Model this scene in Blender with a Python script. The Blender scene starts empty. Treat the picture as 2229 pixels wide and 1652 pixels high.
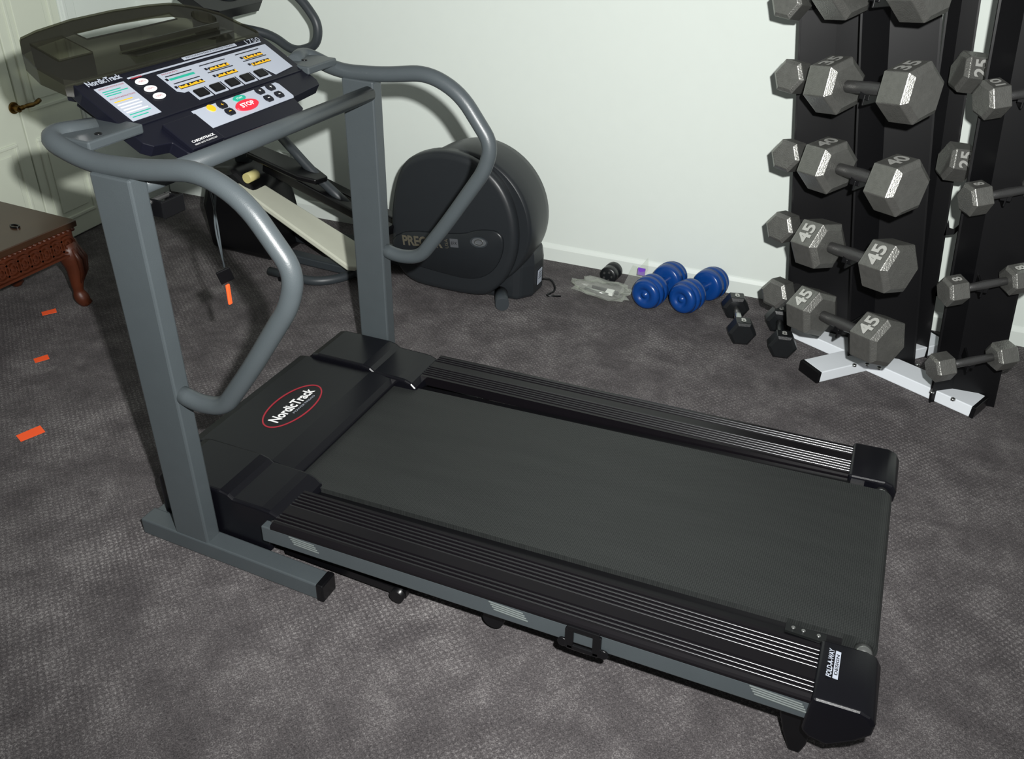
import bpy, bmesh, math, random
from mathutils import Vector, Matrix
from mathutils import noise as mn
random.seed(4)
sc=bpy.context.scene
COL=sc.collection
try:
    sc.view_settings.view_transform='Standard'
    sc.view_settings.look='None'
except Exception: pass

# ---------------------------------------------------------------- materials
def lin(c):
    return tuple(((v/255)/12.92 if v/255<=.04045 else ((v/255+.055)/1.055)**2.4) for v in c)+(1,)
MATS={}
def mat(name,rgb,rough=.5,metal=0,bump=0,bscale=200,var=.08,vscale=20,spec=.5,coat=0):
    if name in MATS: return MATS[name]
    m=bpy.data.materials.new(name); m.use_nodes=True
    nt=m.node_tree; b=nt.nodes['Principled BSDF']
    tc=nt.nodes.new('ShaderNodeTexCoord')
    no=nt.nodes.new('ShaderNodeTexNoise'); no.inputs['Scale'].default_value=vscale; no.inputs['Detail'].default_value=3
    nt.links.new(tc.outputs['Object'],no.inputs['Vector'])
    mx=nt.nodes.new('ShaderNodeMix'); mx.data_type='RGBA'
    c=lin(rgb)
    mx.inputs[6].default_value=tuple(v*(1-var) for v in c[:3])+(1,)
    mx.inputs[7].default_value=tuple(min(1,v*(1+var)) for v in c[:3])+(1,)
    nt.links.new(no.outputs['Fac'],mx.inputs[0]); nt.links.new(mx.outputs[2],b.inputs['Base Color'])
    b.inputs['Roughness'].default_value=rough; b.inputs['Metallic'].default_value=metal
    b.inputs['Specular IOR Level'].default_value=spec
    if coat: b.inputs['Coat Weight'].default_value=coat
    if bump:
        n2=nt.nodes.new('ShaderNodeTexNoise'); n2.inputs['Scale'].default_value=bscale; n2.inputs['Detail'].default_value=2
        nt.links.new(tc.outputs['Object'],n2.inputs['Vector'])
        bp=nt.nodes.new('ShaderNodeBump'); bp.inputs['Strength'].default_value=bump; bp.inputs['Distance'].default_value=.002
        nt.links.new(n2.outputs['Fac'],bp.inputs['Height']); nt.links.new(bp.outputs['Normal'],b.inputs['Normal'])
    MATS[name]=m; return m
def carpet():
    m=bpy.data.materials.new('carpet_loop'); m.use_nodes=True; nt=m.node_tree; N=nt.nodes; L=nt.links
    b=N['Principled BSDF']; b.inputs['Roughness'].default_value=.95; b.inputs['Specular IOR Level'].default_value=.1
    tc=N.new('ShaderNodeTexCoord')
    def noise(s,d,r=.5,dist=0):
        n=N.new('ShaderNodeTexNoise'); n.inputs['Scale'].default_value=s; n.inputs['Detail'].default_value=d; n.inputs['Roughness'].default_value=r; n.inputs['Distortion'].default_value=dist
        L.new(tc.outputs['Object'],n.inputs['Vector']); return n.outputs['Fac']
    def math_(op,a,b_):
        n=N.new('ShaderNodeMath'); n.operation=op
        for i,v in enumerate((a,b_)):
            if isinstance(v,(int,float)): n.inputs[i].default_value=v
            else: L.new(v,n.inputs[i])
        return n.outputs[0]
    big=noise(8,6,.68,.2); fine=noise(330,3,.8)
    ws=[]
    for ang in(38,-52):
        mp=N.new('ShaderNodeMapping'); mp.inputs['Rotation'].default_value=(0,0,math.radians(ang)); L.new(tc.outputs['Object'],mp.inputs['Vector'])
        w=N.new('ShaderNodeTexWave'); w.inputs['Scale'].default_value=24; w.inputs['Distortion'].default_value=3.2; w.inputs['Detail'].default_value=2; w.inputs['Detail Scale'].default_value=4
        L.new(mp.outputs['Vector'],w.inputs['Vector']); ws.append(w.outputs['Fac'])
    weave=math_('MULTIPLY',ws[0],ws[1])
    wm=math_('MULTIPLY',weave,math_('ADD',math_('MULTIPLY',noise(2.2,1),.40),-.09))
    h=math_('ADD',math_('MULTIPLY',fine,1.08),wm)
    rb=N.new('ShaderNodeValToRGB'); rb.color_ramp.elements[0].position=.34; rb.color_ramp.elements[1].position=.66
    L.new(big,rb.inputs['Fac'])
    v=math_('ADD',math_('MULTIPLY',rb.outputs['Color'],.155),math_('MULTIPLY',h,.82))
    r=N.new('ShaderNodeValToRGB'); e=r.color_ramp.elements
    e[0].position=.27; e[0].color=lin((44,42,44)); e[1].position=.90; e[1].color=lin((172,168,167))
    k=r.color_ramp.elements.new(.57); k.color=lin((93,89,90))
    L.new(v,r.inputs['Fac']); L.new(r.outputs['Color'],b.inputs['Base Color'])
    bp=N.new('ShaderNodeBump'); bp.inputs['Strength'].default_value=.7; bp.inputs['Distance'].default_value=.005
    L.new(h,bp.inputs['Height']); L.new(bp.outputs['Normal'],b.inputs['Normal'])
    return m
def beltmat():
    m=bpy.data.materials.new('belt_rubber'); m.use_nodes=True; nt=m.node_tree; N=nt.nodes; L=nt.links
    b=N['Principled BSDF']; b.inputs['Roughness'].default_value=.5; b.inputs['Specular IOR Level'].default_value=.3
    tc=N.new('ShaderNodeTexCoord'); v=N.new('ShaderNodeTexVoronoi'); v.voronoi_dimensions='2D'; v.inputs['Scale'].default_value=230; v.inputs['Randomness'].default_value=.15
    L.new(tc.outputs['Object'],v.inputs['Vector'])
    mp=N.new('ShaderNodeMapping'); mp.inputs['Scale'].default_value=(1.2,7,1); L.new(tc.outputs['Object'],mp.inputs['Vector'])
    n=N.new('ShaderNodeTexNoise'); n.inputs['Scale'].default_value=3; n.inputs['Detail'].default_value=4; L.new(mp.outputs[0],n.inputs['Vector'])
    a=N.new('ShaderNodeMath'); a.operation='MULTIPLY_ADD'; a.inputs[1].default_value=.22; L.new(n.outputs['Fac'],a.inputs[0]); L.new(v.outputs['Distance'],a.inputs[2])
    r=N.new('ShaderNodeValToRGB'); e=r.color_ramp.elements; e[0].position=.1; e[0].color=lin((50,52,51)); e[1].position=.75; e[1].color=lin((25,27,27))
    L.new(a.outputs[0],r.inputs['Fac']); L.new(r.outputs['Color'],b.inputs['Base Color'])
    bp=N.new('ShaderNodeBump'); bp.inputs['Strength'].default_value=.25; bp.inputs['Distance'].default_value=.0005
    L.new(v.outputs['Distance'],bp.inputs['Height']); L.new(bp.outputs['Normal'],b.inputs['Normal'])
    return m
def clearmat(name,rgb,tr,fac,rough=.15,dv=.05):
    m=bpy.data.materials.new(name); m.use_nodes=True; nt=m.node_tree; N=nt.nodes; L=nt.links
    b=N['Principled BSDF']; b.inputs['Base Color'].default_value=lin(rgb); b.inputs['Roughness'].default_value=rough
    t=N.new('ShaderNodeBsdfTransparent'); t.inputs['Color'].default_value=lin(tr)
    mx=N.new('ShaderNodeMixShader')
    tc=N.new('ShaderNodeTexCoord'); n=N.new('ShaderNodeTexNoise'); n.inputs['Scale'].default_value=12; L.new(tc.outputs['Object'],n.inputs['Vector'])
    mr=N.new('ShaderNodeMapRange'); mr.inputs[3].default_value=fac-dv; mr.inputs[4].default_value=fac+dv; L.new(n.outputs['Fac'],mr.inputs[0]); L.new(mr.outputs[0],mx.inputs[0])
    L.new(t.outputs[0],mx.inputs[1]); L.new(b.outputs[0],mx.inputs[2]); L.new(mx.outputs[0],N['Material Output'].inputs['Surface'])
    return m
M_wall=mat('wall_paint',(213,220,214),.85,var=.015,bump=.05,bscale=300,spec=.2)
M_trim=mat('trim_paint',(213,220,214),.5,var=.015)
M_door=mat('door_paint',(208,214,198),.45,var=.02)
M_carpet=carpet(); M_belt=beltmat()
M_grey=mat('grey_powder_coat',(66,72,75),.38,var=.06,bump=.12,bscale=500)
M_plast=mat('black_plastic',(10,10,15),.3,var=.1,bump=.05,bscale=400,spec=.35)
M_rail=mat('rail_plastic',(14,12,15),.3,var=.1,spec=.3)
M_ridge=mat('ridge_metal',(92,92,94),.26,.95)
M_navy=mat('navy_plastic',(15,16,26),.38,var=.08,spec=.35)
M_lgrey=mat('label_grey',(166,172,184),.5,var=.02)
M_white=mat('print_white',(235,235,235),.5,var=.01)
M_black=mat('gloss_black',(10,10,12),.3,var=.1,spec=.4)
M_red=mat('stop_red',(214,36,58),.4,var=.02)
M_teal=mat('teal_print',(30,160,136),.5,var=.02)
M_yel=mat('yellow_print',(232,178,30),.5,var=.02)
M_maroon=mat('maroon_print',(150,34,48),.5,var=.02)
M_orange=mat('orange_tape',(255,92,40),.6,var=.03)
M_smoke=clearmat('smoky_plastic',(50,50,43),(130,130,114),.44)
M_iron=mat('hammered_grey_iron',(134,134,130),.36,.78,bump=.5,bscale=260,var=.2,vscale=60)
M_handle=mat('grey_bar',(100,100,100),.38,.8,bump=.3,bscale=400)
M_num=mat('number_relief',(205,205,200),.35,.5)
M_rack=mat('rack_black',(7,7,9),.42,var=.1,spec=.3)
M_rackw=mat('rack_white',(225,230,235),.35,var=.02)
M_blue=mat('blue_vinyl',(10,58,124),.28,var=.08)
M_chrome=mat('chrome',(190,192,190),.18,.95)
M_ell=mat('charcoal_shell',(34,37,40),.38,var=.05,spec=.4)
M_ell2=mat('charcoal_tube',(48,53,57),.45,var=.06)
M_pale=mat('pale_ramp',(196,198,182),.5,var=.04)
M_gold=mat('dull_gold',(90,86,74),.45,.2)
M_wood=mat('dark_cherry_wood',(74,33,15),.45,var=.4,vscale=14,bump=.3,bscale=60)
M_woodtop=mat('dark_wood_top',(58,38,25),.28,var=.25,vscale=9)
M_brass=mat('aged_brass',(100,76,34),.3,.85)
M_bag=clearmat('clear_bag',(235,238,232),(246,248,244),.14,.05,.07)
M_purple=mat('purple_print',(120,70,190),.4)

# ---------------------------------------------------------------- mesh builder
I4=Matrix.Identity(4)
def frame(o,x,y):
    x=Vector(x).normalized(); z=x.cross(Vector(y)).normalized(); y=z.cross(x)
    m=Matrix((x,y,z)).transposed().to_4x4(); m.translation=Vector(o); return m
def rnd(pts,rad,n=6):
    pts=[Vector(p) for p in pts]; out=[pts[0]]
    for i in range(1,len(pts)-1):
        a,b,c=pts[i-1],pts[i],pts[i+1]
        da=(a-b);dc=(c-b); r=min(rad,da.length*.48,dc.length*.48)
        p=b+da.normalized()*r;q=b+dc.normalized()*r
        for k in range(n+1):
            t=k/n; out.append(p*(1-t)**2+b*2*t*(1-t)+q*t*t)
    out.append(pts[-1]); return out
def smoothpoly(P,it=2):
    for _ in range(it):
        Q=[]
        for i in range(len(P)):
            a=P[i];b_=P[(i+1)%len(P)]
            Q+=[(a[0]*.75+b_[0]*.25,a[1]*.75+b_[1]*.25),(a[0]*.25+b_[0]*.75,a[1]*.25+b_[1]*.75)]
        P=Q
    return P
class MB:
    def __init__(s): s.v=[];s.f=[];s.m=[];s.s=[];s.mats=[]
    def mi(s,m):
        if m not in s.mats: s.mats.append(m)
        return s.mats.index(m)
    def add(s,vs,fs,m,smooth=False,M=I4):
        o=len(s.v); s.v+=[M@Vector(p) for p in vs]; k=s.mi(m)
        for i,f in enumerate(fs):
            s.f.append([o+j for j in f]); s.m.append(k); s.s.append(smooth[i] if isinstance(smooth,list) else smooth)
        return s
    def box(s,c,d,m,M=I4):
        x,y,z=c;a,b,e=[q/2 for q in d]
        vs=[(x+i*a,y+j*b,z+k*e) for i in(-1,1) for j in(-1,1) for k in(-1,1)]
        return s.add(vs,[(0,1,3,2),(4,6,7,5),(0,4,5,1),(2,3,7,6),(0,2,6,4),(1,5,7,3)],m,False,M)
    def prism(s,poly,z0,z1,m,M=I4,smooth=False):
        n=len(poly)
        vs=[(p[0],p[1],z0) for p in poly]+[(p[0],p[1],z1) for p in poly]
        fs=[tuple(range(n))[::-1],tuple(range(n,2*n))]+[(i,(i+1)%n,n+(i+1)%n,n+i) for i in range(n)]
        return s.add(vs,fs,m,[False,False]+[smooth]*n,M)
    def loft(s,poly,secs,m,M=I4,smooth=True):
        n=len(poly); cx=sum(p[0] for p in poly)/n; cy=sum(p[1] for p in poly)/n; vs=[];fs=[];sm=[]
        for z,k in secs: vs+=[(cx+(p[0]-cx)*k,cy+(p[1]-cy)*k,z) for p in poly]
        for j in range(len(secs)-1):
            for i in range(n): fs.append((j*n+i,j*n+(i+1)%n,(j+1)*n+(i+1)%n,(j+1)*n+i)); sm.append(smooth)
        fs.append(tuple(range(n))[::-1]); fs.append(tuple((len(secs)-1)*n+i for i in range(n))); sm+=[smooth,smooth]
        return s.add(vs,fs,m,sm,M)
    def ell(s,cx,cy,rx,ry,z0,z1,m,M=I4,n=32):
        return s.prism([(cx+rx*math.cos(2*math.pi*i/n),cy+ry*math.sin(2*math.pi*i/n)) for i in range(n)],z0,z1,m,M,True)
    def ring(s,cx,cy,rx,ry,w,z0,z1,m,M=I4,n=40):
        vs=[];fs=[]
        for i in range(n):
            a=2*math.pi*i/n;c,q=math.cos(a),math.sin(a)
            vs+=[(cx+rx*c,cy+ry*q,z0),(cx+rx*c,cy+ry*q,z1),(cx+(rx-w)*c,cy+(ry-w)*q,z1),(cx+(rx-w)*c,cy+(ry-w)*q,z0)]
        for i in range(n):
            j=(i+1)%n
            for k in range(4): fs.append((4*i+k,4*j+k,4*j+(k+1)%4,4*i+(k+1)%4))
        return s.add(vs,fs,m,False,M)
    def tube(s,path,r,m,seg=18,M=I4,caps=True):
        P=[Vector(p) for p in path]; n=len(P); rs=r if isinstance(r,(list,tuple)) else [r]*n
        vs=[];fs=[];sm=[]
        t=(P[1]-P[0]).normalized()
        up=Vector((0,0,1)) if abs(t.z)<.9 else Vector((1,0,0)); T0=t
        a=t.cross(up).normalized()
        for i in range(n):
            d=(P[min(i+1,n-1)]-P[max(i-1,0)])
            t=d.normalized() if d.length>1e-6 else T0
            T0=t
            a=(a-t*a.dot(t)).normalized(); b=t.cross(a)
            for k in range(seg):
                g=2*math.pi*k/seg; vs.append(P[i]+(a*math.cos(g)+b*math.sin(g))*rs[i])
        for i in range(n-1):
            for k in range(seg):
                fs.append((i*seg+k,i*seg+(k+1)%seg,(i+1)*seg+(k+1)%seg,(i+1)*seg+k)); sm.append(True)
        if caps:
            fs.append(tuple(range(seg))[::-1]);fs.append(tuple((n-1)*seg+k for k in range(seg)));sm+=[False,False]
        return s.add(vs,fs,m,sm,M)
    def turn(s,c,ax,prof,m,seg=32):
        c=Vector(c);ax=Vector(ax).normalized(); up=Vector((0,0,1)) if abs(ax.z)<.9 else Vector((1,0,0))
        a=ax.cross(up).normalized(); b=ax.cross(a); vs=[];fs=[];n=len(prof)
        for d,r in prof:
            for k in range(seg):
                g=2*math.pi*k/seg; vs.append(c+ax*d+(a*math.cos(g)+b*math.sin(g))*r)
        for i in range(n-1):
            for k in range(seg): fs.append((i*seg+k,i*seg+(k+1)%seg,(i+1)*seg+(k+1)%seg,(i+1)*seg+k))
        fs.append(tuple(range(seg))[::-1]);fs.append(tuple((n-1)*seg+k for k in range(seg)))
        return s.add(vs,fs,m,[True]*((n-1)*seg)+[False,False])
    def text(s,txt,w,h,m,M=I4,ex=.0006,bold=0.0):
        cu=bpy.data.curves.new('t','FONT'); cu.body=txt; cu.align_x='CENTER'; cu.align_y='CENTER'; cu.offset=bold; cu.resolution_u=3
        ob=bpy.data.objects.new('t',cu); COL.objects.link(ob); bpy.context.view_layer.update()
        me=bpy.data.meshes.new_from_object(ob.evaluated_get(bpy.context.evaluated_depsgraph_get()))
        xs=[v.co.x for v in me.vertices];ys=[v.co.y for v in me.vertices]
        kx=w/(max(xs)-min(xs));ky=h/(max(ys)-min(ys)); cx=(max(xs)+min(xs))/2;cy=(max(ys)+min(ys))/2
        vs=[((v.co.x-cx)*kx,(v.co.y-cy)*ky,ex) for v in me.vertices]
        s.add(vs,[tuple(p.vertices) for p in me.polygons],m,False,M)
        bpy.data.objects.remove(ob); bpy.data.curves.remove(cu); bpy.data.meshes.remove(me)
        return s
    def build(s,name,parent=None,bevel=0,seg=2,label=None,kind=None,norecalc=False,**kw):
        c=Vector((sum(v.x for v in s.v),sum(v.y for v in s.v),sum(v.z for v in s.v)))/len(s.v)
        me=bpy.data.meshes.new(name); me.from_pydata([v-c for v in s.v],[],s.f)
        for m in s.mats: me.materials.append(m)
        for p,k,q in zip(me.polygons,s.m,s.s): p.material_index=k;p.use_smooth=q
        me.validate()
        if not norecalc:
            bm=bmesh.new(); bm.from_mesh(me); bmesh.ops.recalc_face_normals(bm,faces=bm.faces[:]); bm.to_mesh(me); bm.free()
        ob=bpy.data.objects.new(name,me); COL.objects.link(ob)
        if parent is not None:
            ob.parent=parent; ob.location=c-WL[parent.name]
        else: ob.location=c
        WL[ob.name]=c
        if bevel:
            b=ob.modifiers.new('bevel','BEVEL'); b.width=bevel;b.segments=seg;b.limit_method='ANGLE';b.angle_limit=math.radians(40)
        if label: ob['label']=label
        if kind: ob['kind']=kind
        for k in('category','group'):
            if k in kw: ob[k]=kw[k]
        return ob
WL={}
def thing(name,loc,label,cat,group=None):
    e=bpy.data.objects.new(name,None); e.empty_display_size=.1; COL.objects.link(e); e.location=loc; WL[e.name]=Vector(loc)
    e['label']=label; e['category']=cat
    if group: e['group']=group
    return e

# ---------------------------------------------------------------- room
A=math.radians(4.07); CU=Vector((math.cos(A),math.sin(A),0)); CN=Vector((-math.sin(A),math.cos(A),0))
def UN(u,n,z=0): return CU*u+CN*n+Vector((0,0,z))
MBW=frame(UN(0,1.574),CU,(0,0,1))
MLW=frame(UN(-1.68,0),CN,(0,0,1))
def poly3(pts,m,th,name):
    b=MB(); P=[Vector(p) for p in pts]; n=len(P); D=Vector(th)
    b.add(P+[p+D for p in P],[tuple(range(n)),tuple(range(n,2*n))[::-1]]+[(i,(i+1)%n,n+(i+1)%n,n+i) for i in range(n)],m)
    return b.build(name,kind='structure')
poly3([UN(-1.8,-3),UN(3.6,-3),UN(3.6,1.7),UN(-1.8,1.7)],M_carpet,(0,0,-.05),'floor')
b=MB().box((.96,1.0,-.05),(5.28,2.0,.1),M_wall,MBW); b.build('wall_back',kind='structure')
b=MB().box((-.713,1.0,-.05),(4.574,2.0,.1),M_wall,MLW); b.build('wall_left',kind='structure')
def bb(M,x0,x1,name):
    prof=[(0,0),(.011,0),(.011,.055),(.008,.062),(.004,.070),(0,.074)]
    b=MB(); MM=M@Matrix(((0,0,1,0),(0,1,0,0),(1,0,0,0),(0,0,0,1)))
    b.prism(prof,x0,x1,M_trim,MM); b.build(name,kind='structure')
bb(MBW,-1.665,3.55,'baseboard_back'); bb(MLW,1.205,1.56,'baseboard_left')
def door(x0,x1,h,name,panels):
    b=MB().box(((x0+x1)/2,h/2+.006,.006),(x1-x0,h,.012),M_door,MLW)
    for a,c,z0,z1 in panels:
        w=.014
        for bx in(((a+c)/2,z0,c-a+w,w),((a+c)/2,z1,c-a+w,w),(a,(z0+z1)/2,w,z1-z0),(c,(z0+z1)/2,w,z1-z0)):
            b.box((bx[0],bx[1],.014),(bx[2],bx[3],.01),M_door,MLW)
        b.box(((a+c)/2,(z0+z1)/2,.0135),(c-a-.06,z1-z0-.06,.006),M_door,MLW)
    return b.build(name,kind='structure',bevel=.003)
door(.30,.822,1.5,'door_1',[(.36,.765,.10,.45),(.36,.765,.68,1.4)])
door(.828,1.125,1.5,'door_2',[(.875,1.08,.09,.44),(.875,1.08,.56,1.4)])
b=MB().box((1.165,.77,.01),(.08,1.54,.02),M_trim,MLW).box((1.145,.77,.014),(.02,1.54,.028),M_trim,MLW); b.build('trim_1',kind='structure',bevel=.004)
h=thing('door_handle',UN(-1.66,.80,.585),'aged brass lever handle on white panelled door','door handle')
MB().ell(.80,.585,.022,.022,.0125,.020,M_brass,MLW).ell(.80,.585,.013,.013,.02,.045,M_brass,MLW).build('rosette',h,bevel=.002)
p=rnd([MLW@Vector((.80,.585,.044)),MLW@Vector((.82,.59,.05)),MLW@Vector((.87,.588,.05)),MLW@Vector((.90,.596,.046))],.02)
MB().tube(p,[.008+.001*math.sin(i) for i in range(len(p))],M_brass,12).build('lever',h)
o=MB().box((-1.0,.245,.004),(.055,.085,.007),M_trim,MBW)
for dz in(-.02,.02):
    o.box((-1.0,.245+dz,.008),(.026,.026,.003),M_white,MBW)
    for dx in(-.006,.006): o.box((-1.0+dx,.247+dz,.0098),(.002,.009,.001),M_black,MBW)
o.build('wall_outlet',bevel=.001,label='white plastic electrical outlet on the pale wall',category='outlet')

# ---------------------------------------------------------------- treadmill
T=thing('treadmill',(.7,0,0),'grey and black folding treadmill with slanted console','treadmill')
PY=.4385
zr=lambda x:.150+.0475*x
zb=lambda x:.127+.066*x
M_rib=mat('rib_grey',(98,104,103),.5)
def bolt(c,r,h,ax,par,m=None,n=16,name='bolt'):
    MB().turn(c,ax,[(0,r*.999),(h*.7,r),(h,r*.75)],m or M_chrome,n).build(name,par)
for sgn in(-1,1):
    y=sgn*PY
    b=MB(); b.box((.113,y,.026),(.53,.05,.048),M_grey)
    b.box((-.115,y+(-sgn)*.03,.022),(.07,.09,.04),M_grey)
    b.build('base_foot',T,bevel=.004)
    MB().box((.382,y,.026),(.02,.054,.052),M_black).build('foot_cap',T,bevel=.004,label='black plastic end cap')
    vs=[(x+dx,y+dy,z) for z,x in((.042,.008),(.968,-.006)) for dx,dy in((-.05,-.0225),(.05,-.0225),(.05,.0225),(-.05,.0225))]
    MB().add(vs,[(3,2,1,0),(4,5,6,7),(0,1,5,4),(1,2,6,5),(2,3,7,6),(3,0,4,7)],M_grey).build('upright',T,bevel=.005)
    path=[(-.15,y-sgn*.10,1.008),(-.188,y,1.012),(-.075,y,.977),(.06,y,.985),(.20,y,1.008),(.295,y,.968),(.388,y,.848),(.370,y,.775),(.255,y,.60),(.165,y,.475),(.095,y,.462),(.035,y,.475)]
    MB().tube(rnd(path,.05),.0205,M_grey,20).build('handrail',T)
    b=MB(); b.prism([(-.185,-.43),(-.075,-.43),(-.075,-.285),(-.185,-.285)] if sgn<0 else [(-.185,.30),(-.075,.30),(-.075,.43),(-.185,.43)],.994,1.014,M_grey)
    b.build('mounting_plate',T,bevel=.004)
for x,y in((-.165,-.335),(-.098,-.381),(-.13,.36)):
    bolt((x,y,1.0135),.0075,.003,(0,0,1),T,M_black)  # plate holes drawn as black discs; their shade is in the colour
MB().tube([(.028,-.42,.945),(.028,.42,.935)],.0205,M_grey,20).build('crossbar',T)
b=MB().box((.030,-.380,.893),(.062,.045,.010),M_black).box((.061,-.378,.893),(.005,.06,.036),M_black).box((.030,-.402,.893),(.062,.006,.036),M_black)
b.box((.040,-.355,.893),(.042,.005,.030),M_black)
b.tube([(.03,-.41,.905),(.03,-.35,.905)],.005,M_handle,10)
b.build('latch',T,bevel=.002,label='black plastic storage latch')

# console
CF=frame((-.225,0,1.077),(0,1,0),(-.8725,0,.4886))
con=MB()
body=[(-.305,0),(.305,0),(.31,-.03),(.31,-.19),(.30,-.207),(.175,-.215),(.165,-.255),(.15,-.262),(-.13,-.252),(-.14,-.262),(-.235,-.265),(-.245,-.25),(-.25,-.215),(-.295,-.207),(-.31,-.19),(-.31,-.03)]
con.prism(body,-.03,-.001,M_navy,CF)
con.prism([(-.29,-.005),(.29,-.005),(.28,-.14),(-.28,-.14)],-.055,-.03,M_navy,CF)
con.box((-.188,-.215,.004),(.10,.085,.012),M_navy,CF)
con.box((0,-.148,.0),(.60,.004,.004),M_navy,CF)
console=con.build('console',T,bevel=.006,label='near-black plastic control console')
lb=MB()
lb.prism([(-.278,-.028),(-.196,-.028),(-.196,-.134),(-.278,-.134)],.0,.0012,M_lgrey,CF)
lb.prism([(-.105,-.036),(.283,-.036),(.283,-.128),(.205,-.136),(.19,-.104),(-.09,-.104),(-.105,-.095)],.0,.0012,M_lgrey,CF)
lb.prism([(-.13,-.158),(.172,-.158),(.178,-.165),(.178,-.212),(.172,-.218),(-.13,-.218)],.0,.0012,M_lgrey,CF)
for i in range(5): lb.box((-.053+.054*i,-.1195,.0006),(.048,.032,.0012),M_lgrey,CF)
for i,v in enumerate((-.042,-.067,-.092)): lb.ell(-.157,v,.0175,.0092,0,.0014,M_white,CF)
lb.box((.05,-.024,.0008),(.46,.004,.001),M_lgrey,CF)
lb.box((.10,-.0125,.0008),(.19,.009,.001),M_lgrey,CF)
lb.box((-.157,-.026,.0008),(.03,.004,.001),M_maroon,CF)
lb.build('label_panel',console,label='light grey printed control label')
def T2(u,v): return CF@Matrix.Translation((u,v,.0016))
def at(b,txt,u,v,w,h,m,bold=0): b.text(txt,w,h,m,T2(u,v),.0004,bold)
t=MB()
at(t,'NordicTrack',-.236,-.0125,.094,.015,M_lgrey,.03)
at(t,'1750',.257,-.015,.054,.0135,M_lgrey)
at(t,'PROGRAMMABLE POWERTREAD',.10,-.0125,.17,.0045,M_navy)
at(t,'OPERATING INSTRUCTIONS',-.237,-.034,.07,.004,M_maroon)
at(t,'PROGRAM INSTRUCTIONS',-.237,-.066,.07,.004,M_maroon)
for i,(v,w,m) in enumerate(((-.043,.05,M_teal),(-.049,.065,M_teal),(-.055,.04,M_teal),(-.076,.05,M_yel),(-.085,.06,M_white),(-.093,.06,M_white),(-.101,.05,M_white),(-.109,.06,M_white),(-.117,.06,M_teal),(-.125,.045,M_teal))):
    t.box((-.27+w/2,v,.0015),(w,.0022,.0006),m,CF)
for v in(-.042,-.067,-.092): at(t,'100%',-.157,v,.020,.0052,M_maroon)
at(t,'PROGRAMS',-.07,-.041,.05,.004,M_maroon)
for (u,v,w,m) in((-.05,-.049,.085,M_navy),(-.05,-.060,.080,M_teal),(-.05,-.074,.085,M_navy),(-.05,-.087,.08,M_yel),(.068,-.046,.09,M_navy),(.072,-.062,.07,M_yel),(.068,-.072,.09,M_navy),(.072,-.088,.07,M_yel),(.20,-.044,.09,M_navy),(.204,-.060,.07,M_yel),(.20,-.070,.09,M_navy),(.204,-.086,.07,M_yel)):
    if m is M_navy: t.box((u,v,.0016),(w,.0022,.0008),m,CF)
    elif m is M_teal: t.box((u,v,.0016),(w,.006,.0008),m,CF)
    else:
        t.box((u,v-.001,.0015),(w,.011,.0006),M_navy,CF)
        for k in range(12):
            hh=.0015+.006*abs(math.sin(k*1.3+u*40)); t.box((u-w/2+w*(k+.5)/12,v-.005+hh/2,.0021),(w/15,hh,.0006),M_yel,CF)
    if m is not M_navy: t.box((u-w/2-.007,v+.002,.0019),(.007,.007,.0008),M_navy,CF)
t.build('lettering',console,label='white and coloured printed lettering')
t=MB()
t.text('CARDIOTRACK',.07,.0065,M_white,CF@Matrix.Translation((-.188,-.240,.0105)),.0004,.02)
t.text('HEART RATE TECHNOLOGY',.07,.004,M_white,CF@Matrix.Translation((-.188,-.249,.0105)),.0004)
t.build('lettering',console,label='small white printed lettering')
for i in range(5):
    MB().box((-.053+.054*i,-.1195,.003),(.036,.024,.006),M_black,CF).build('button',console,bevel=.003,label='square black push button')
bt=MB(); bt.ell(.02,-.193,.038,.0155,0,.005,M_red,CF); bt.text('STOP',.046,.013,M_white,CF@Matrix.Translation((.02,-.193,.0056)),.0002,.03); bt.build('stop_button',console,label='red oval stop button')
bt=MB(); bt.ell(.022,-.168,.021,.009,0,.003,M_teal,CF); bt.text('START',.022,.005,M_white,CF@Matrix.Translation((.022,-.168,.0034)),.0002); bt.build('start_button',console,label='green oval start button')
MB().ell(-.076,-.168,.011,.0105,0,.003,M_yel,CF).build('round_button',console,label='yellow round button')
for k,(u,v,s_) in enumerate(((-.042,-.17,'+'),(-.042,-.194,'-'),(.098,-.168,'+'),(.14,-.168,'+'),(.098,-.196,'-'),(.14,-.196,'-'))):
    bt=MB(); bt.prism([(u-.013,v-.004),(u-.009,v-.0105),(u+.009,v-.0105),(u+.013,v-.004),(u+.013,v+.004),(u+.009,v+.0105),(u-.009,v+.0105),(u-.013,v+.004)],0,.004,M_navy,CF)
    bt.text(s_,.008,.007 if s_=='+' else .0018,M_yel if u<0 else M_white,CF@Matrix.Translation((u,v,.0044)),.0002); bt.build('key',console,bevel=.001)
MB().box((.09,-.262,-.012),(.03,.004,.01),M_black,CF).build('key_slot',console)
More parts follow.
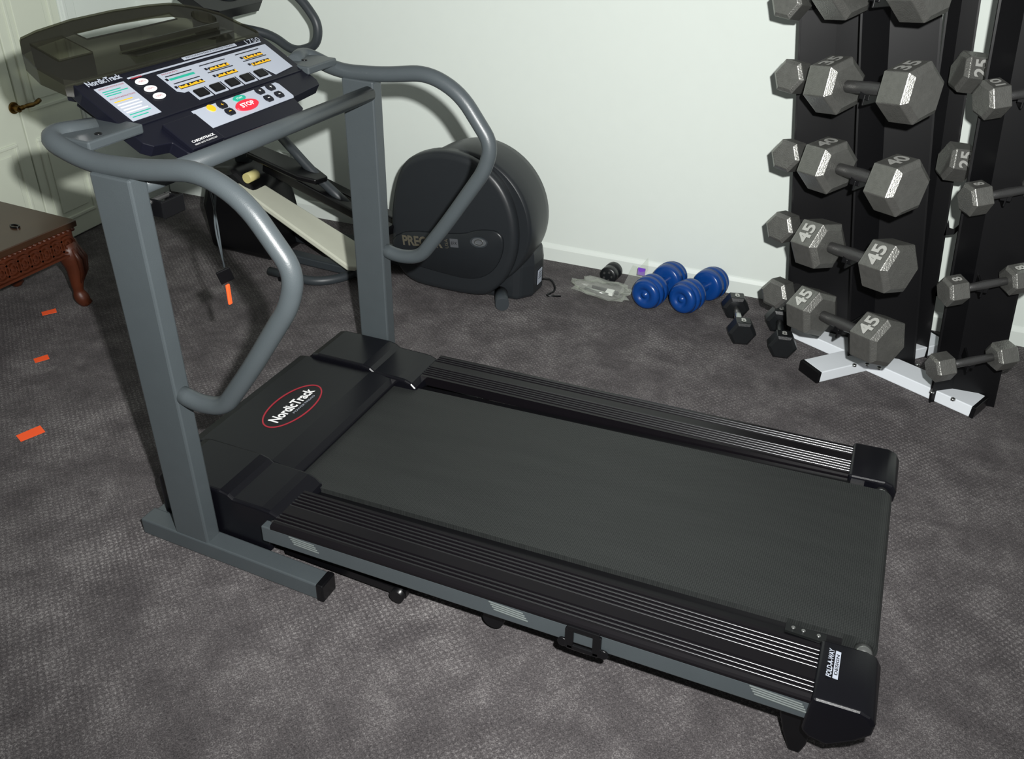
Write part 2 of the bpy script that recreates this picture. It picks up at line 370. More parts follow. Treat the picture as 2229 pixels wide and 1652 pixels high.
# smoky tray
zt=lambda x:1.077-.33*(x+.225)+.004
tr=MB()
out=[(-.221,-.300),(-.235,-.318),(-.29,-.328),(-.345,-.310),(-.388,-.274),(-.398,-.262),(-.412,-.21),(-.428,-.10),(-.432,.03),(-.426,.14),(-.416,.205),(-.402,.230),(-.372,.266),(-.332,.291),(-.235,.303),(-.221,.298)]
def ringface(b,outer,holes,z,m):
    bm=bmesh.new(); loops=[outer]+holes; es=[]
    for lp in loops:
        vs=[bm.verts.new((p[0],p[1],z(p[0]))) for p in lp]
        es+=[bm.edges.new((vs[i],vs[(i+1)%len(vs)])) for i in range(len(vs))]
    bmesh.ops.triangle_fill(bm,use_beauty=True,use_dissolve=False,edges=es)
    bm.verts.index_update()
    b.add([v.co.copy() for v in bm.verts],[tuple(v.index for v in f.verts) for f in bm.faces],m); bm.free()
slot=[(-.385,-.135),(-.389,.01),(-.385,.165),(-.356,.16),(-.354,.01),(-.354,-.13)]
cup=[(-.375,-.262),(-.378,-.175),(-.30,-.170),(-.30,-.262)]
circ=[(-.335+.030*math.cos(i*math.pi/8),.232+.030*math.sin(i*math.pi/8)) for i in range(16)]
ringface(tr,out,[slot,cup,circ],zt,M_smoke)
def skirt(b,loop,z,dz,m,up=0):
    n=len(loop); vs=[(p[0],p[1],z(p[0])+up) for p in loop]+[(p[0],p[1],z(p[0])-dz) for p in loop]
    b.add(vs,[(i,(i+1)%n,n+(i+1)%n,n+i) for i in range(n)],m)
skirt(tr,out,zt,.030,M_smoke,.004); skirt(tr,cup,zt,.05,M_smoke,.003); skirt(tr,circ,zt,.04,M_smoke,.003); skirt(tr,slot,zt,.004,M_smoke)
tr.add([(p[0],p[1],zt(p[0])-.05) for p in cup],[(0,1,2,3)],M_smoke); tr.add([(p[0],p[1],zt(p[0])-.04) for p in circ],[tuple(range(16))],M_smoke)
tr.box((-.285,.06,zt(-.285)+.006),(.004,.33,.012),M_smoke); tr.box((-.262,.06,zt(-.262)+.002),(.045,.33,.003),M_smoke)
tr.build('accessory_tray',console,norecalc=True,label='smoky translucent plastic accessory tray')
for y in(-.28,.27): MB().box((-.245,y,1.05),(.04,.03,.03),M_navy).build('tray_support',console,bevel=.004)
# safety cord
b=MB().tube(rnd([(-.01,-.20,.955),(-.005,-.203,.90),(.0,-.197,.80),(.002,-.2,.672)],.05),.0022,M_grey,8)
b.tube(rnd([(.012,-.20,.955),(.01,-.196,.86),(-.004,-.204,.78),(.004,-.2,.672)],.05),.0022,M_grey,8)
cord=b.build('safety_cord',T,label='thin grey safety cord with tag')
tg=MB().box((0,0,0),(.006,.034,.038),M_black,Matrix.Translation((.002,-.2,.650))@Matrix.Rotation(.35,4,'X')@Matrix.Rotation(-.6,4,'Z')); tg.build('tag',cord,bevel=.002,label='black plastic tag')
MB().box((.002,-.197,.600),(.006,.011,.052),M_orange,).build('clip',cord,bevel=.002,label='red plastic clip')

# belt, deck
b=MB(); pr=[(.10,zb(.10))]; x1=1.543; r=.026
for i in range(13):
    a=math.pi/2-math.pi*i/12; pr.append((x1+r*math.cos(a),zb(x1)-r+r*math.sin(a)))
pr.append((.10,zb(.1)-.04))
MY=Matrix(((1,0,0,0),(0,0,1,0),(0,1,0,0),(0,0,0,1)))
def xz(b,poly,y0,y1,m,smooth=False): b.prism(poly,y0,y1,m,MY,smooth)
xz(b,pr,-.255,.255,M_belt,False); b.build('running_belt',T,label='charcoal textured rubber running belt')
b=MB(); xz(b,[(.15,zb(.15)-.014),(1.50,zb(1.5)-.014),(1.50,zb(1.5)-.04),(.15,zb(.15)-.036)],-.292,.292,M_black); b.build('deck_board',T)
for s_ in(-1,1):
    MB().turn((x1,s_*.250,zb(x1)-r),(0,s_,0),[(0,.018),(.03,.018),(.032,.010),(.036,.010)],M_chrome,20).build('roller_end',T,label='steel roller end')
br=MB().box((1.43,-.275,zb(1.43)-.008),(.08,.022,.006),mat('dark_steel',(40,42,42),.4,.6)).build('roller_bracket',T,label='steel bracket')
for x in(1.405,1.425,1.455): bolt((x,-.275,zb(1.43)-.005),.0045,.004,(0,0,1),br,n=10)
for sgn in(-1,1):
    prof=[];y0,y1=.297,.436
    prof.append((y0,-.03)); prof.append((y0,0))
    g=[.305,.316,.327,.338,.349,.388,.399,.410]
    for yy in g: prof+=[(yy,0),(yy+.0015,-.0035),(yy+.0045,-.0035),(yy+.006,0)]
    prof+=[(.426,0),(.433,-.003),(.436,-.008),(.436,-.014),(.432,-.018),(.39,-.018),(.39,-.03)]
    b=MB(); vs=[];n=len(prof); xa,xb_=.238,1.468
    for x in(xa,xb_):
        for p in prof: vs.append((x,sgn*p[0],zr(x)+p[1]))
    b.add(vs,[tuple(range(n)),tuple(range(n,2*n))]+[(i,(i+1)%n,n+(i+1)%n,n+i) for i in range(n)],M_rail)
    rail=b.build('foot_rail',T,label='black ribbed plastic foot rail')
    b=MB()
    for yy in g:
        y=sgn*(yy+.0083); K=7
        vs=[]
        for x in(xa,xb_):
            for k in range(K):
                a=math.pi*k/(K-1); vs.append((x,y+.0021*math.cos(a),zr(x)-.0003+.0016*math.sin(a)))
        b.add(vs,[(k,k+1,K+k+1,K+k) for k in range(K-1)],M_ridge,True)
    b.build('ridge',rail,norecalc=True,label='thin shiny ridges along the rail',kind='stuff')
    b=MB(); vs=[]
    for x in(.205,1.485):
        z1=zr(x)-.019; z0=zr(x)-.066
        for yy,zz in((.402,z1),(.431,z1),(.431,z0),(.402,z0)): vs.append((x,sgn*yy,zz))
    b.add(vs,[(0,1,2,3),(4,5,6,7),(0,1,5,4),(1,2,6,5),(2,3,7,6),(3,0,4,7)],M_grey); fr=b.build('side_frame',T,bevel=.003)
    if sgn<0:
        for xc,w in((.32,.07),(.84,.08),(1.40,.10)):
            zz=zr(xc)-.036
            b=MB()
            for k in range(4): b.box((xc+.004*k,-.4315,zz+.010-.006*k),(w,.003,.0032),M_rib)
            b.build('rib_pad',fr,bevel=.001,label='light grey ribbed pad')
        zz=.150
        b=MB(); MX=frame((1.017,-.4325,zz),(1,0,0.04),(0,0,1))
        b.box((-.03,.0,.003),(.018,.056,.008),M_black,MX).box((.03,.0,.003),(.018,.056,.008),M_black,MX).box((0,-.024,.003),(.07,.012,.008),M_black,MX).box((0,.032,.004),(.07,.012,.010),M_black,MX)
        b.ell(-.044,-.018,.012,.012,0,.006,M_black,MX).ell(.044,-.018,.012,.012,0,.006,M_black,MX)
        cb=b.build('catch_bracket',fr,bevel=.002,label='black bolted catch bracket')
    cap=MB(); cp=[(1.46,.226),(1.545,.232),(1.565,.226),(1.577,.208),(1.577,.180),(1.555,.150),(1.512,.112),(1.474,.118),(1.46,.130)]
    xz(cap,cp,min(sgn*.285,sgn*.441),max(sgn*.285,sgn*.441),M_plast,True)
    cap=cap.build('end_cap',T,bevel=.008,seg=3)
    if sgn<0:
        MC=frame((1.487,-.345,.2294),(0,1,0),(-1,0,.07))
        q=MB(); q.prism([(-.035,-.0125),(.035,-.0125),(.035,-.0025),(-.035,-.0025)],0,.0008,M_lgrey,MC)
        q.text('FOLD-A-WAY',.072,.0105,M_lgrey,MC@Matrix.Translation((0,.005,.0)),.001,.03)
        q.text('DESIGN',.052,.006,M_black,MC@Matrix.Translation((0,-.0075,.0008)),.0004,.02)
        q.build('badge',cap,label='pale lettering on small badge')
    b=MB(); xz(b,[(1.41,.13),(1.485,.135),(1.485,.03),(1.478,.0),(1.455,0),(1.435,.05)],sgn*.375-.016,sgn*.375+.016,M_black); b.build('rear_foot',T,bevel=.004)
MB().box((.40,-.375,.035),(.34,.025,.02),M_black).tube([(.55,-.40,.03),(.55,-.35,.03)],.018,M_black).build('lift_bar',T,label='black steel lift bar')
b=MB(); b.tube([(.79,-.38,.05),(.79,-.34,.05)],.025,M_black); b.box((.79,-.36,.09),(.03,.02,.06),M_handle); b.build('transport_wheel',T)
# motor hood
hd=MB()
xz(hd,[(-.17,.04),(-.17,.135),(-.155,.152),(-.13,.158),(.10,.168),(.165,.163),(.182,.150),(.182,.142),(.15,.135),(.15,.04)],-.245,.245,M_plast)
hood=hd.build('motor_hood',T,bevel=.006,seg=2,label='black plastic motor hood with logo')
for sgn in(-1,1):
    b=MB()
    xz(b,[(-.125,.03),(-.125,.155),(-.11,.170),(-.09,.176),(.070,.182),(.095,.177),(.108,.168),(.19,.170),(.215,.169),(.236,.162),(.250,.150),(.256,.136),(.253,.122),(.243,.109),(.222,.100),(.205,.097),(.205,.035)],min(sgn*.24,sgn*.408),max(sgn*.24,sgn*.408),M_plast,False)
    b.build('hood_shoulder',hood,bevel=.008,seg=3)
    MB().turn((.232,sgn*.406,.133),(0,sgn,0),[(0,.017),(.004,.017),(.005,.012),(.003,.010)],M_handle,24).build('pivot_bolt',hood,label='round steel pivot bolt')
ML=frame((-.003,-.008,.1635),(0,1,0),(-1,0,-.04))
q=MB(); q.ring(0,0,.117,.058,.0045,0,.0012,M_maroon,ML,64)
q.text('NordicTrack',.180,.033,M_white,ML@Matrix.Translation((0,.002,.0)),.001,.03)
q.text('POWERTREAD',.10,.007,M_lgrey,ML@Matrix.Translation((.018,-.025,.0)),.001)
q.build('logo',hood,label='white lettering in dark red oval')

# ---------------------------------------------------------------- elliptical
E=thing('elliptical_trainer',(-.4,1.2,0),'charcoal elliptical trainer standing by the wall','elliptical trainer')
def yext(b,poly,y0,y1,m,smooth=True): b.prism(poly,y0,y1,m,MY,smooth)
near=smoothpoly([(-.325,.12),(-.332,.25),(-.318,.36),(-.295,.45),(-.262,.505),(-.20,.543),(-.109,.568),(0,.562),(.075,.53),(.14,.475),(.185,.39),(.203,.29),(.195,.20),(.165,.12),(.12,.055),(.06,.012),(-.20,.004),(-.26,.02),(-.305,.06)],2)
MB().loft(near,[(1.095,.90),(1.097,.955),(1.104,.985),(1.118,1.0),(1.15,1.0)],M_ell,MY).build('side_cover',E)
b=MB(); b.turn((-.03,1.13,.298),(0,1,0),[(0,.262),(.02,.270),(.08,.275),(.16,.272),(.20,.266),(.228,.248),(.24,.22)],M_ell,72)
b.build('flywheel_housing',E)
band=smoothpoly([(-.322,.10),(-.10,.085),(.03,.085),(.11,.13),(.155,.22),(.15,.31),(.05,.30),(-.02,.262),(-.322,.225)],2)
b=MB(); b.loft(band,[(1.096,1.0),(1.090,.99),(1.087,.96)],mat('band_shell',(28,31,34),.35,spec=.4),MY); cov=b.build('trim_band',E)
YB=1.0865
MP=frame((-.185,YB,.203),(1,0,.13),(0,0,1))
q=MB(); q.text('PRECOR',.175,.042,M_gold,MP,.001,.04); q.text('USA',.038,.014,M_gold,MP@Matrix.Translation((.105,0,0))@Matrix.Rotation(math.radians(90),4,'Z'),.001)
q.box((.138,.004,0),(.034,.034,.002),mat('badge_grey',(76,78,82),.5),MP); q.text('EFX',.024,.012,M_black,MP@Matrix.Translation((.138,.004,0)),.0014)
q.build('lettering',cov,label='dull gold raised lettering')
MP=frame((.055,YB,.250),(1,0,.13),(0,0,1)); q=MB(); q.ring(0,0,.036,.021,.004,-.001,.003,M_ell2,MP); q.ring(0,0,.018,.012,.003,0,.003,M_chrome,MP); q.ell(0,0,.03,.017,-.001,.001,mat('emblem_grey',(84,87,90),.4),MP); q.build('emblem',cov,label='grey oval emblem')
b=MB(); b.tube([(.12,1.16,.028),(.17,1.06,.028)],.026,M_ell2,18); b.build('stabiliser_foot',E)
b=MB(); b.loft([(.0,1.14),(.19,1.16),(.232,1.22),(.236,1.32),(.20,1.36),(.0,1.36)],[(0,1.0),(.14,.99),(.20,.9)],M_ell,smooth=False); b.build('rear_shroud',E,bevel=.02,seg=3)
q=MB(); q.box((.2365,1.27,.075),(.002,.04,.06),M_lgrey)
for k in range(4): q.box((.2378,1.27,.094-.008*k),(.001,.032,.002),M_black)
q.build('warning_sticker',E,label='white warning sticker')
MB().tube(rnd([(.2,1.3,.04),(.27,1.32,.05),(.30,1.30,.012),(.27,1.24,.008),(.33,1.27,.008)],.03),.004,M_black,8).build('power_cord',E)
b=MB().box((-.62,1.22,.05),(.86,.09,.05),M_ell); b.box((-.75,1.05,.03),(.7,.05,.035),M_ell2); b.build('base_rail',E,bevel=.006)
b=MB().tube(rnd([(-.78,.90,.022),(-.56,.90,.022),(-.48,1.0,.022),(-.46,1.12,.03)],.08),.018,M_ell2,16); b.box((-.70,.90,.008),(.05,.045,.016),M_black); b.build('front_arc_tube',E)
b=MB(); yext(b,[(-1.16,.0),(-1.18,.2),(-1.12,.36),(-1.0,.38),(-.9,.30),(-.86,.1),(-.84,.0)],1.0,1.26,M_black); b.build('front_shroud',E,bevel=.03,seg=3)
b=MB().tube(rnd([(-1.02,1.12,.33),(-1.05,1.12,.65),(-1.03,1.12,.96)],.2),.035,M_ell2); b.build('column',E)
MDC=frame((-1.0,1.1,1.0),(0,1,0),(-.85,0,.5))
b=MB().prism([(-.17,-.05),(-.12,-.08),(.12,-.08),(.17,-.05),(.18,.05),(.12,.09),(-.12,.09),(-.18,.05)],-.03,.01,M_black,MDC)
b.ring(0,0,.07,.045,.006,.01,.014,M_ell2,MDC); b.box((.11,0,.011),(.05,.07,.003),M_ell,MDC); b.build('display_head',E,bevel=.012)
b=MB().tube(rnd([(-.98,1.15,.88),(-.88,1.2,.86),(-.785,1.2,.806),(-.68,1.2,.845),(-.665,1.2,.92),(-.74,1.2,1.01),(-.86,1.18,1.07)],.06),.017,M_ell2,16); b.build('handlebar',E)
MB().tube(rnd([(-.86,1.12,.53),(-.68,1.12,.37),(-.52,1.12,.26)],.1),.019,M_ell2).build('swing_arm',E)
def beam(name,p,q,w,h,m):
    p=Vector(p);q=Vector(q); M=frame((p+q)/2,q-p,(0,1,0)); return MB().box((0,0,0),((q-p).length,w,h),m,M).build(name,E,bevel=.006)
beam('pedal_beam',(-.93,1.14,.36),(-.32,1.08,.22),.05,.04,M_black)
beam('pedal_beam',(-.95,1.25,.34),(-.3,1.22,.18),.05,.04,M_black)
b=MB(); MPd=frame((-.80,1.10,.395),(.95,-.05,-.17),(0,1,0)); b.prism([(-.16,-.05),(.10,-.06),(.17,-.035),(.18,.03),(.10,.06),(-.16,.05)],-.012,.012,M_black,MPd); b.build('pedal',E,bevel=.006)
b=MB(); MR=frame((-.70,1.03,.195),(.50,.0,-.215),(0,1,0)); b.prism([(-.30,-.045),(.28,-.075),(.30,-.05),(.30,.075),(.27,.09),(-.28,.06)],-.012,.012,M_pale,MR); b.build('ramp_cover',E,bevel=.006,label='pale plastic ramp cover')
for p in((-.93,1.04,.345),(-.44,1.12,.215)): MB().tube([(p[0],p[1]-.03,p[2]),(p[0],p[1]+.03,p[2])],.020,mat('cream_roller',(200,190,130),.5),16).build('roller',E,label='cream plastic roller')

# ---------------------------------------------------------------- rack
R=thing('dumbbell_rack',(1.5,1.28,0),'black steel dumbbell tower on white cross base','dumbbell rack')
def beamf(p,q,w,h):
    p=Vector(p+(h/2+.001,));q=Vector(q+(h/2+.001,))
    M=frame((p+q)/2,q-p,Vector((0,0,1)).cross(q-p)); L=(q-p).length
    MB().box((0,0,0),(L-.01,w,h),M_rackw,M).build('base_beam',R,bevel=.003,label='white steel base beam')
    for s_ in(-1,1): MB().box((s_*(L/2),0,0),(.014,w+.003,h+.001),M_black,M).build('beam_cap',R,bevel=.002)
beamf((1.305,1.118),(1.71,1.56),.090,.042); beamf((1.20,1.43),(1.84,1.145),.100,.041)
def upright(l,f,r,lean,z0,z1,hooks=(),side=0):
    th=.006
    poly=[l,f,r,(r[0],r[1]+th),(f[0],f[1]+th),(l[0],l[1]+th)]
    b=MB(); n=6
    vs=[(p[0]-lean*z,p[1],z) for z in(z0,z1) for p in poly]
    b.add(vs,[tuple(range(n)),tuple(range(n,2*n))]+[(i,(i+1)%n,n+(i+1)%n,n+i) for i in range(n)],M_rack)
    for p in(l,r):
        vs=[(p[0]+a-lean*z,p[1]+c,z) for z in(z0,z1) for a,c in((0,0),(.006,0),(.006,.04),(0,.04))]
        b.add(vs,[(0,1,2,3),(4,5,6,7),(0,1,5,4),(1,2,6,5),(2,3,7,6),(3,0,4,7)],M_rack)
    for z in hooks:
        s_=-1 if side==0 else 1; e=l if side==0 else r
        x=e[0]-lean*z
        hk=[(0,0),(.030,.010),(.045,.040),(.035,.045),(.024,.026),(.010,.028),(0,.055)]
        b.prism([(x+s_*a,z+c) for a,c in hk],e[1],e[1]+.006,M_rack,MY)
    return b.build('upright',R,label='black folded steel upright')
upright((1.190,1.37),(1.30,1.40),(1.43,1.39),.168,.0,1.45)
upright((1.42,1.25),(1.50,1.30),(1.635,1.32),.205,.0,1.45)
upright((1.692,1.135),(1.76,1.19),(1.888,1.205),.138,.0,1.45)
upright((1.59,1.44),(1.63,1.46),(1.675,1.45),.153,.0,1.45,(.24,.46,.68),1)
for x,y in((1.44,1.19),(1.48,1.215),(1.52,1.21),(1.69,1.13),(1.755,1.115),(1.64,1.30)):
    bolt((x,y,.042),.008,.007,(0,0,1),R,n=6)
def cradle(p,q):
    p=Vector(p);q=Vector(q); M=frame((p+q)/2,q-p,(0,0,1))
    MB().box((0,-.012,0),((q-p).length,.03,.006),M_rack,M).box((-(q-p).length/2+.004,.004,0),(.006,.03,.03),M_rack,M).build('cradle',R,bevel=.002)
def dumbbell(p,q,S,hl,rh,num,target,group,label,mh=None,mb=None):
    p=Vector(p);q=Vector(q); mh=mh or M_iron; mb=mb or M_handle
    ax=(q-p).normalized(); mid=(p+q)/2
    D=thing('dumbbell',(mid.x,mid.y,min(p.z,q.z)-S/2),label,'dumbbell',group)
    t=Vector(target); t=(t-ax*t.dot(ax)).normalized()
    MB().tube([p,mid-ax*.03,mid,mid+ax*.03,q],[rh,rh*1.05,rh*1.15,rh*1.05,rh],mb,16).build('handle',D)
    for c,s_ in((p,-1),(q,1)):
        x=t.cross(ax*s_); M=Matrix((x,t,ax*s_)).transposed().to_4x4(); M.translation=c
        Rr=S/math.sqrt(3)
        hexa=[(math.cos(math.radians(60*i)),math.sin(math.radians(60*i))) for i in range(6)]
        lv=[(-hl/2,.74),(-hl/2+hl*.12,1.0),(hl/2-hl*.12,1.0),(hl/2,.78)]
        vs=[(Rr*k*a,Rr*k*b_,z) for z,k in lv for a,b_ in hexa]
        fs=[tuple(range(6))[::-1],tuple(range(18,24))]
        for L_ in range(3):
            for i in range(6): fs.append((L_*6+i,L_*6+(i+1)%6,L_*6+6+(i+1)%6,L_*6+6+i))
        hd=MB().add(vs,fs,mh,False,M).build('head',D,bevel=S*.02)
        if num:
            TM=frame(c+t*(S/2+.0003),(-ax).cross(t),-ax)
            hh=hl*.46; MB().text(num,hh*1.3*len(num)/2,hh,M_num,TM,.0012,.03).build('number',hd,label='raised weight number')
    return D
G1='large hex dumbbells on the rack'
big=[((1.13,1.17,1.21),(1.33,1.00,1.25),'35',(-.1,-.3,1)),((1.165,1.135,.960),(1.368,.966,1.004),'35',(-.1,-.3,1)),((1.20,1.12,.73),(1.40,.94,.76),'40',(-.1,-.2,1)),((1.23,1.12,.48),(1.44,.95,.52),'45',(-.7,-.5,.6)),((1.26,1.13,.24),(1.47,.95,.28),'45',(-.45,-.5,.8))]
for p,q,n,t in big:
    dumbbell(p,q,.142,.105,.017,n,t,G1,'large grey cast-iron hex dumbbell on black rack')
    m=(Vector(p)+Vector(q))/2; cradle(m+Vector((-.01,-.01,-.02)),m+Vector((.06,.17,-.03)))
G2='small hex dumbbells on the rack edge'
for p,q in(((.985,1.27,1.15),(1.065,1.45,1.12)),((1.035,1.27,.94),(1.115,1.45,.91)),((1.075,1.26,.70),(1.155,1.44,.67)),((1.105,1.26,.46),(1.185,1.44,.43)),((1.135,1.26,.22),(1.215,1.44,.19))):
    dumbbell(p,q,.093,.075,.014,None,(0,-.1,1),G2,'small grey cast-iron hex dumbbell on black rack')
G3='light hex dumbbells on the rack'
for p,n,t,S in(((1.577,1.08,.99),'10',(-.3,-.4,1),.092),((1.618,1.07,.72),'8',(-.6,-.4,.6),.085),((1.638,1.03,.45),'8',(-.6,-.5,.6),.08),((1.668,.97,.225),None,(0,0,1),.078)):
    p=Vector(p); q=p+Vector((.165,.105,.03))
    dumbbell(p,q,S,.065,.012,n,t,G3,'light grey hex dumbbell on black rack')
    m=(p+q)/2; cradle(m+Vector((0,0,-.016)),m+Vector((-.01,.12,-.02)))
for p,q in(((1.525,1.345,1.0),(1.70,1.42,.985)),((1.566,1.375,.728),(1.75,1.45,.71))):
    dumbbell(p,q,.105,.085,.014,'25',(-.25,-.8,.35),'medium hex dumbbells on the rack','medium grey hex dumbbell on black rack')
M_bk=mat('black_rubber',(20,22,24),.35,var=.1,bump=.2,bscale=200)
dumbbell((.98,1.44,.046),(1.04,1.25,.046),.088,.06,.013,'8',(0,0,1),'black hex dumbbells on the floor','small black hex dumbbell with chrome handle on carpet',M_bk,M_chrome)
dumbbell((1.15,1.41,.046),(1.19,1.22,.046),.088,.06,.013,'8',(0,0,1),'black hex dumbbells on the floor','small all-black hex dumbbell on carpet',M_bk,M_bk)
def bluedb(p,q):
    p=Vector(p);q=Vector(q);ax=(q-p).normalized();mid=(p+q)/2
    D=thing('dumbbell',(mid.x,mid.y,0),'round blue vinyl dumbbell lying on carpet','dumbbell','blue vinyl dumbbells on the floor')
    MB().tube([p,mid-ax*.05,mid,mid+ax*.05,q],[.02,.017,.02,.017,.02],M_blue).build('handle',D)
    for c,s_ in((p,-1),(q,1)):
        pr=[(-.045,.03),(-.045,.055),(-.038,.061),(-.012,.064),(-.010,.060),(-.004,.060),(-.002,.064),(.018,.063),(.020,.058),(.026,.058),(.028,.060),(.042,.054),(.046,.045),(.047,.028),(.040,.025),(.040,.012),(.046,.010),(.047,.001)]
        MB().turn(c,ax*s_,pr,M_blue,36).build('weight',D)
bluedb((.66,1.36,.066),(.70,1.52,.066)); bluedb((.80,1.39,.066),(.86,1.55,.066))
b=MB(); ax=Vector((.1,1,0)).normalized(); c=Vector((.455,1.47,.038))
b.turn(c,ax,[(0,.02),(.001,.033),(.006,.036),(.03,.036),(.034,.030),(.040,.030),(.044,.036),(.07,.036),(.075,.03)],M_bk,28)
for k in range(5):
    a=2*math.pi*k/5; b.turn(c+Vector((.018*math.cos(a),-.002,.018*math.sin(a))),(0,1,0),[(0,.005),(.006,.005)],M_handle,8)
b.build('ankle_weight',label='small black cylindrical weight on carpet by the wall',category='weight')
# plastic bag
bm=bmesh.new(); bmesh.ops.create_icosphere(bm,subdivisions=3,radius=1)
for v in bm.verts:
    d=mn.noise(v.co*1.6)*.4+mn.noise(v.co*3.7)*.35
    v.co=Vector((v.co.x*.12*(1+d),v.co.y*.055*(1+d),max(-.022-.002*abs(mn.noise(v.co*5)),v.co.z*.034*(1+1.8*d))))
me=bpy.data.meshes.new('plastic_bag'); bm.to_mesh(me); bm.free(); me.materials.append(M_bag)
ob=bpy.data.objects.new('plastic_bag',me); COL.objects.link(ob); ob.location=(.475,1.37,.028); ob['label']='crumpled clear plastic bag lying on carpet'; ob['category']='plastic bag'
WL[ob.name]=Vector(ob.location)
b=MB()
b.add([(.53,1.40,.01),(.57,1.42,.005),(.585,1.47,.03),(.615,1.50,.09),(.60,1.53,.13),(.575,1.51,.09),(.55,1.50,.10)],[(0,1,2),(0,2,5,6),(2,3,4,5)],M_bag); b.box((.585,1.50,.075),(.03,.004,.03),M_purple)
b.build('bag_flap',ob)
b=MB(); b.tube([(.40,1.36,.018),(.50,1.35,.018)],.008,M_chrome,12); b.tube([(.42,1.39,.018),(.53,1.385,.016)],.007,M_bk,12); b.box((.50,1.37,.02),(.03,.03,.014),M_white)
b.build('bag_contents',ob)

# floor tapes
for i,(p0,p1,w) in enumerate((((-1.307,.258),(-1.282,.304),.030),((-1.068,.012),(-1.048,.056),.030),((-.760,-.318),(-.738,-.248),.040))):
    p=Vector(p0+(.0012,));q=Vector(p1+(.0012,));M=frame((p+q)/2,q-p,Vector((0,0,1)).cross(q-p))
    L=(q-p).length; MB().prism([(-L/2,-w/2),(L/2-.004,-w/2-.002),(L/2,w/2),(-L/2+.003,w/2-.001)],0,.0012,M_orange,M).build('floor_tape',label='orange adhesive tape strip stuck on carpet',category='tape',group='orange floor markers')

# ---------------------------------------------------------------- table
TB=thing('coffee_table',(-1.40,.1,0),'dark carved cherry-wood coffee table near the door','table')
tx0,tx1,ty0,ty1,tz=-1.60,-1.205,-.42,.415,.33
b=MB().box(((tx0+tx1)/2,(ty0+ty1)/2,tz-.012),(tx1-tx0,ty1-ty0,.024),M_woodtop); b.box(((tx0+tx1)/2,(ty0+ty1)/2,tz-.032),(tx1-tx0-.02,ty1-ty0-.02,.018),M_wood)
k=ty0+.02
while k<ty1-.01: b.turn((tx1-.012,k,tz-.032),(1,0,0),[(0,.008),(.006,.007),(.009,.003)],M_wood,10); k+=.02
b.build('table_top',TB,bevel=.004)
b=MB(); b.box((tx1-.025,(ty0+ty1)/2,.255),(.025,ty1-ty0-.04,.085),M_wood); b.box(((tx0+tx1)/2,ty1-.025,.255),(tx1-tx0-.04,.025,.085),M_wood)
b.box((tx0+.025,(ty0+ty1)/2,.255),(.025,ty1-ty0-.04,.085),M_wood); b.box(((tx0+tx1)/2,ty0+.025,.255),(tx1-tx0-.04,.025,.085),M_wood)
MA=frame((tx1-.012,0,.255),(0,1,0),(0,0,1))
k=ty0+.06
while k<ty1-.05:
    b.ring(k,0,.034,.032,.007,0,.010,M_wood,MA,20); b.ring(k+.0,0,.014,.018,.006,0,.010,M_wood,MA,14); k+=.045
b.box(((ty0+ty1)/2,-.04,.005),(ty1-ty0-.06,.008,.012),M_wood,MA); b.box(((ty0+ty1)/2,.04,.005),(ty1-ty0-.06,.008,.012),M_wood,MA)
b.build('apron',TB,label='carved wooden apron')
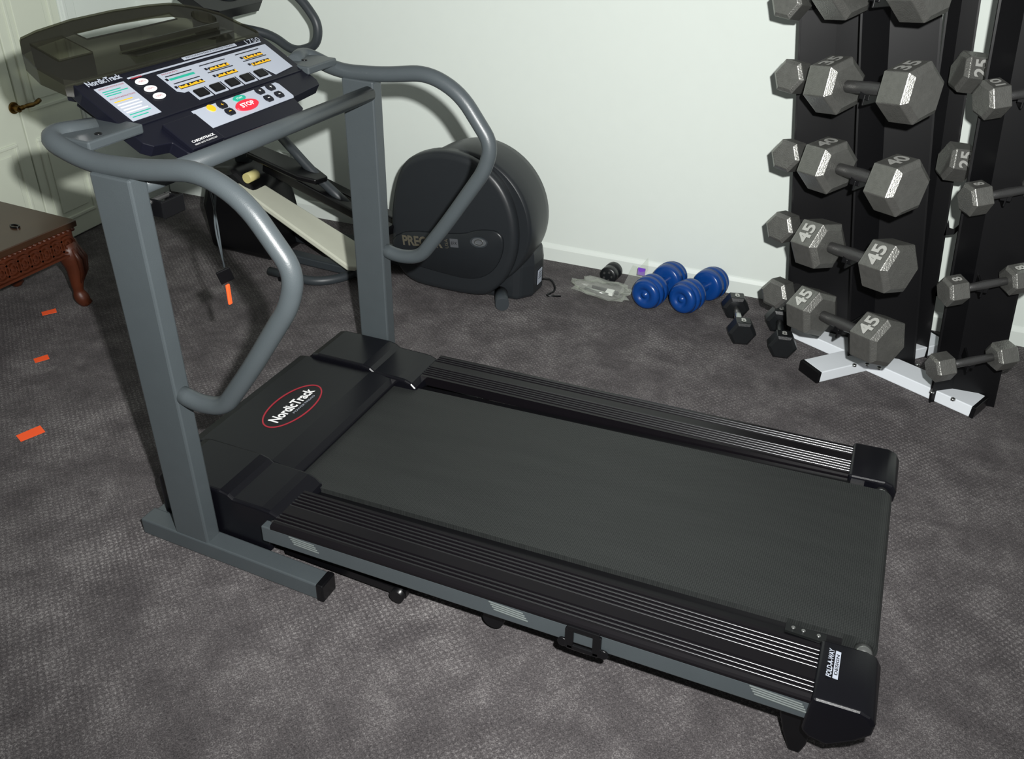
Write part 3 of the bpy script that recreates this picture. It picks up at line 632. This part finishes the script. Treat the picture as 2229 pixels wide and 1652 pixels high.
for sx,sy in((1,1),(1,-1),(-1,1),(-1,-1)):
    x=tx1-.04 if sx>0 else tx0+.04; y=ty1-.04 if sy>0 else ty0+.04
    pth=[(x,y,.25),(x+sx*.010,y+sy*.008,.19),(x+sx*.014,y+sy*.012,.15),(x+sx*.008,y+sy*.004,.08),(x+sx*.008,y+sy*.004,.045),(x+sx*.014,y+sy*.010,.02),(x+sx*.018,y+sy*.014,.0)]
    pp=rnd(pth,.03,4); rs=[]
    for v in pp:
        z=v.z
        rs.append(.042 if z>.20 else .018+.024*((z-.06)/.14) if z>.06 else .018+.008*math.sin(math.pi*(.06-z)/.06) )
    b=MB().tube(pp,rs,M_wood,12)
    for kk in range(5):
        a=math.atan2(sy,sx)+(kk-2)*.45; dx,dy=math.cos(a),math.sin(a)
        b.tube([(x+dx*.040,y+dy*.040,.235),(x+sx*.010+dx*.044,y+sy*.008+dy*.044,.19),(x+sx*.014+dx*.033,y+sy*.012+dy*.033,.14),(x+sx*.008+dx*.018,y+sy*.004+dy*.018,.085)],[.006,.010,.008,.002],M_wood,8)
        b.tube([(x+sx*.008+dx*.012,y+sy*.006+dy*.012,.045),(x+sx*.014+dx*.020,y+sy*.010+dy*.020,.007)],[.004,.010],M_wood,8)
    b.build('leg',TB,label='carved cabriole leg')
MB().ring(0,0,.020,.013,.005,0,.006,M_black,Matrix.Translation((-1.33,.27,.3305)),24).build('ring_box',label='small black ring-shaped object on wooden table',category='trinket')

# ---------------------------------------------------------------- camera
psi,th,ro=[math.radians(a) for a in(22.12,32.6,2.643)]
fw=Vector((-math.sin(psi)*math.cos(th),math.cos(psi)*math.cos(th),-math.sin(th)))
r0=Vector((math.cos(psi),math.sin(psi),0));u0=r0.cross(fw)
rr=r0*math.cos(ro)+u0*math.sin(ro);uu=-r0*math.sin(ro)+u0*math.cos(ro)
cd=bpy.data.cameras.new('camera'); cam=bpy.data.objects.new('camera',cd); COL.objects.link(cam)
Mx=Matrix((rr,uu,-fw)).transposed().to_4x4(); Mx.translation=Vector((1.314,-1.621,1.557)); cam.matrix_world=Mx
cd.sensor_fit='HORIZONTAL'; cd.sensor_width=36; cd.lens=36*1877/2229; cd.clip_start=.02
sc.camera=cam
# ---------------------------------------------------------------- light
ld=bpy.data.lights.new('camera_flash','SPOT'); ld.energy=470; ld.spot_size=math.radians(134); ld.spot_blend=1; ld.shadow_soft_size=.02; ld.color=(.995,1,.98)
lo=bpy.data.objects.new('camera_flash',ld); COL.objects.link(lo); lo.location=(1.395,-1.515,1.663)
tgt=Vector((.15,1.5,.78)); lo.rotation_euler=(tgt-lo.location).to_track_quat('-Z','Y').to_euler()
w=bpy.data.worlds.new('world'); sc.world=w; w.use_nodes=True
w.node_tree.nodes['Background'].inputs[0].default_value=(.93,.95,.93,1); w.node_tree.nodes['Background'].inputs[1].default_value=.20
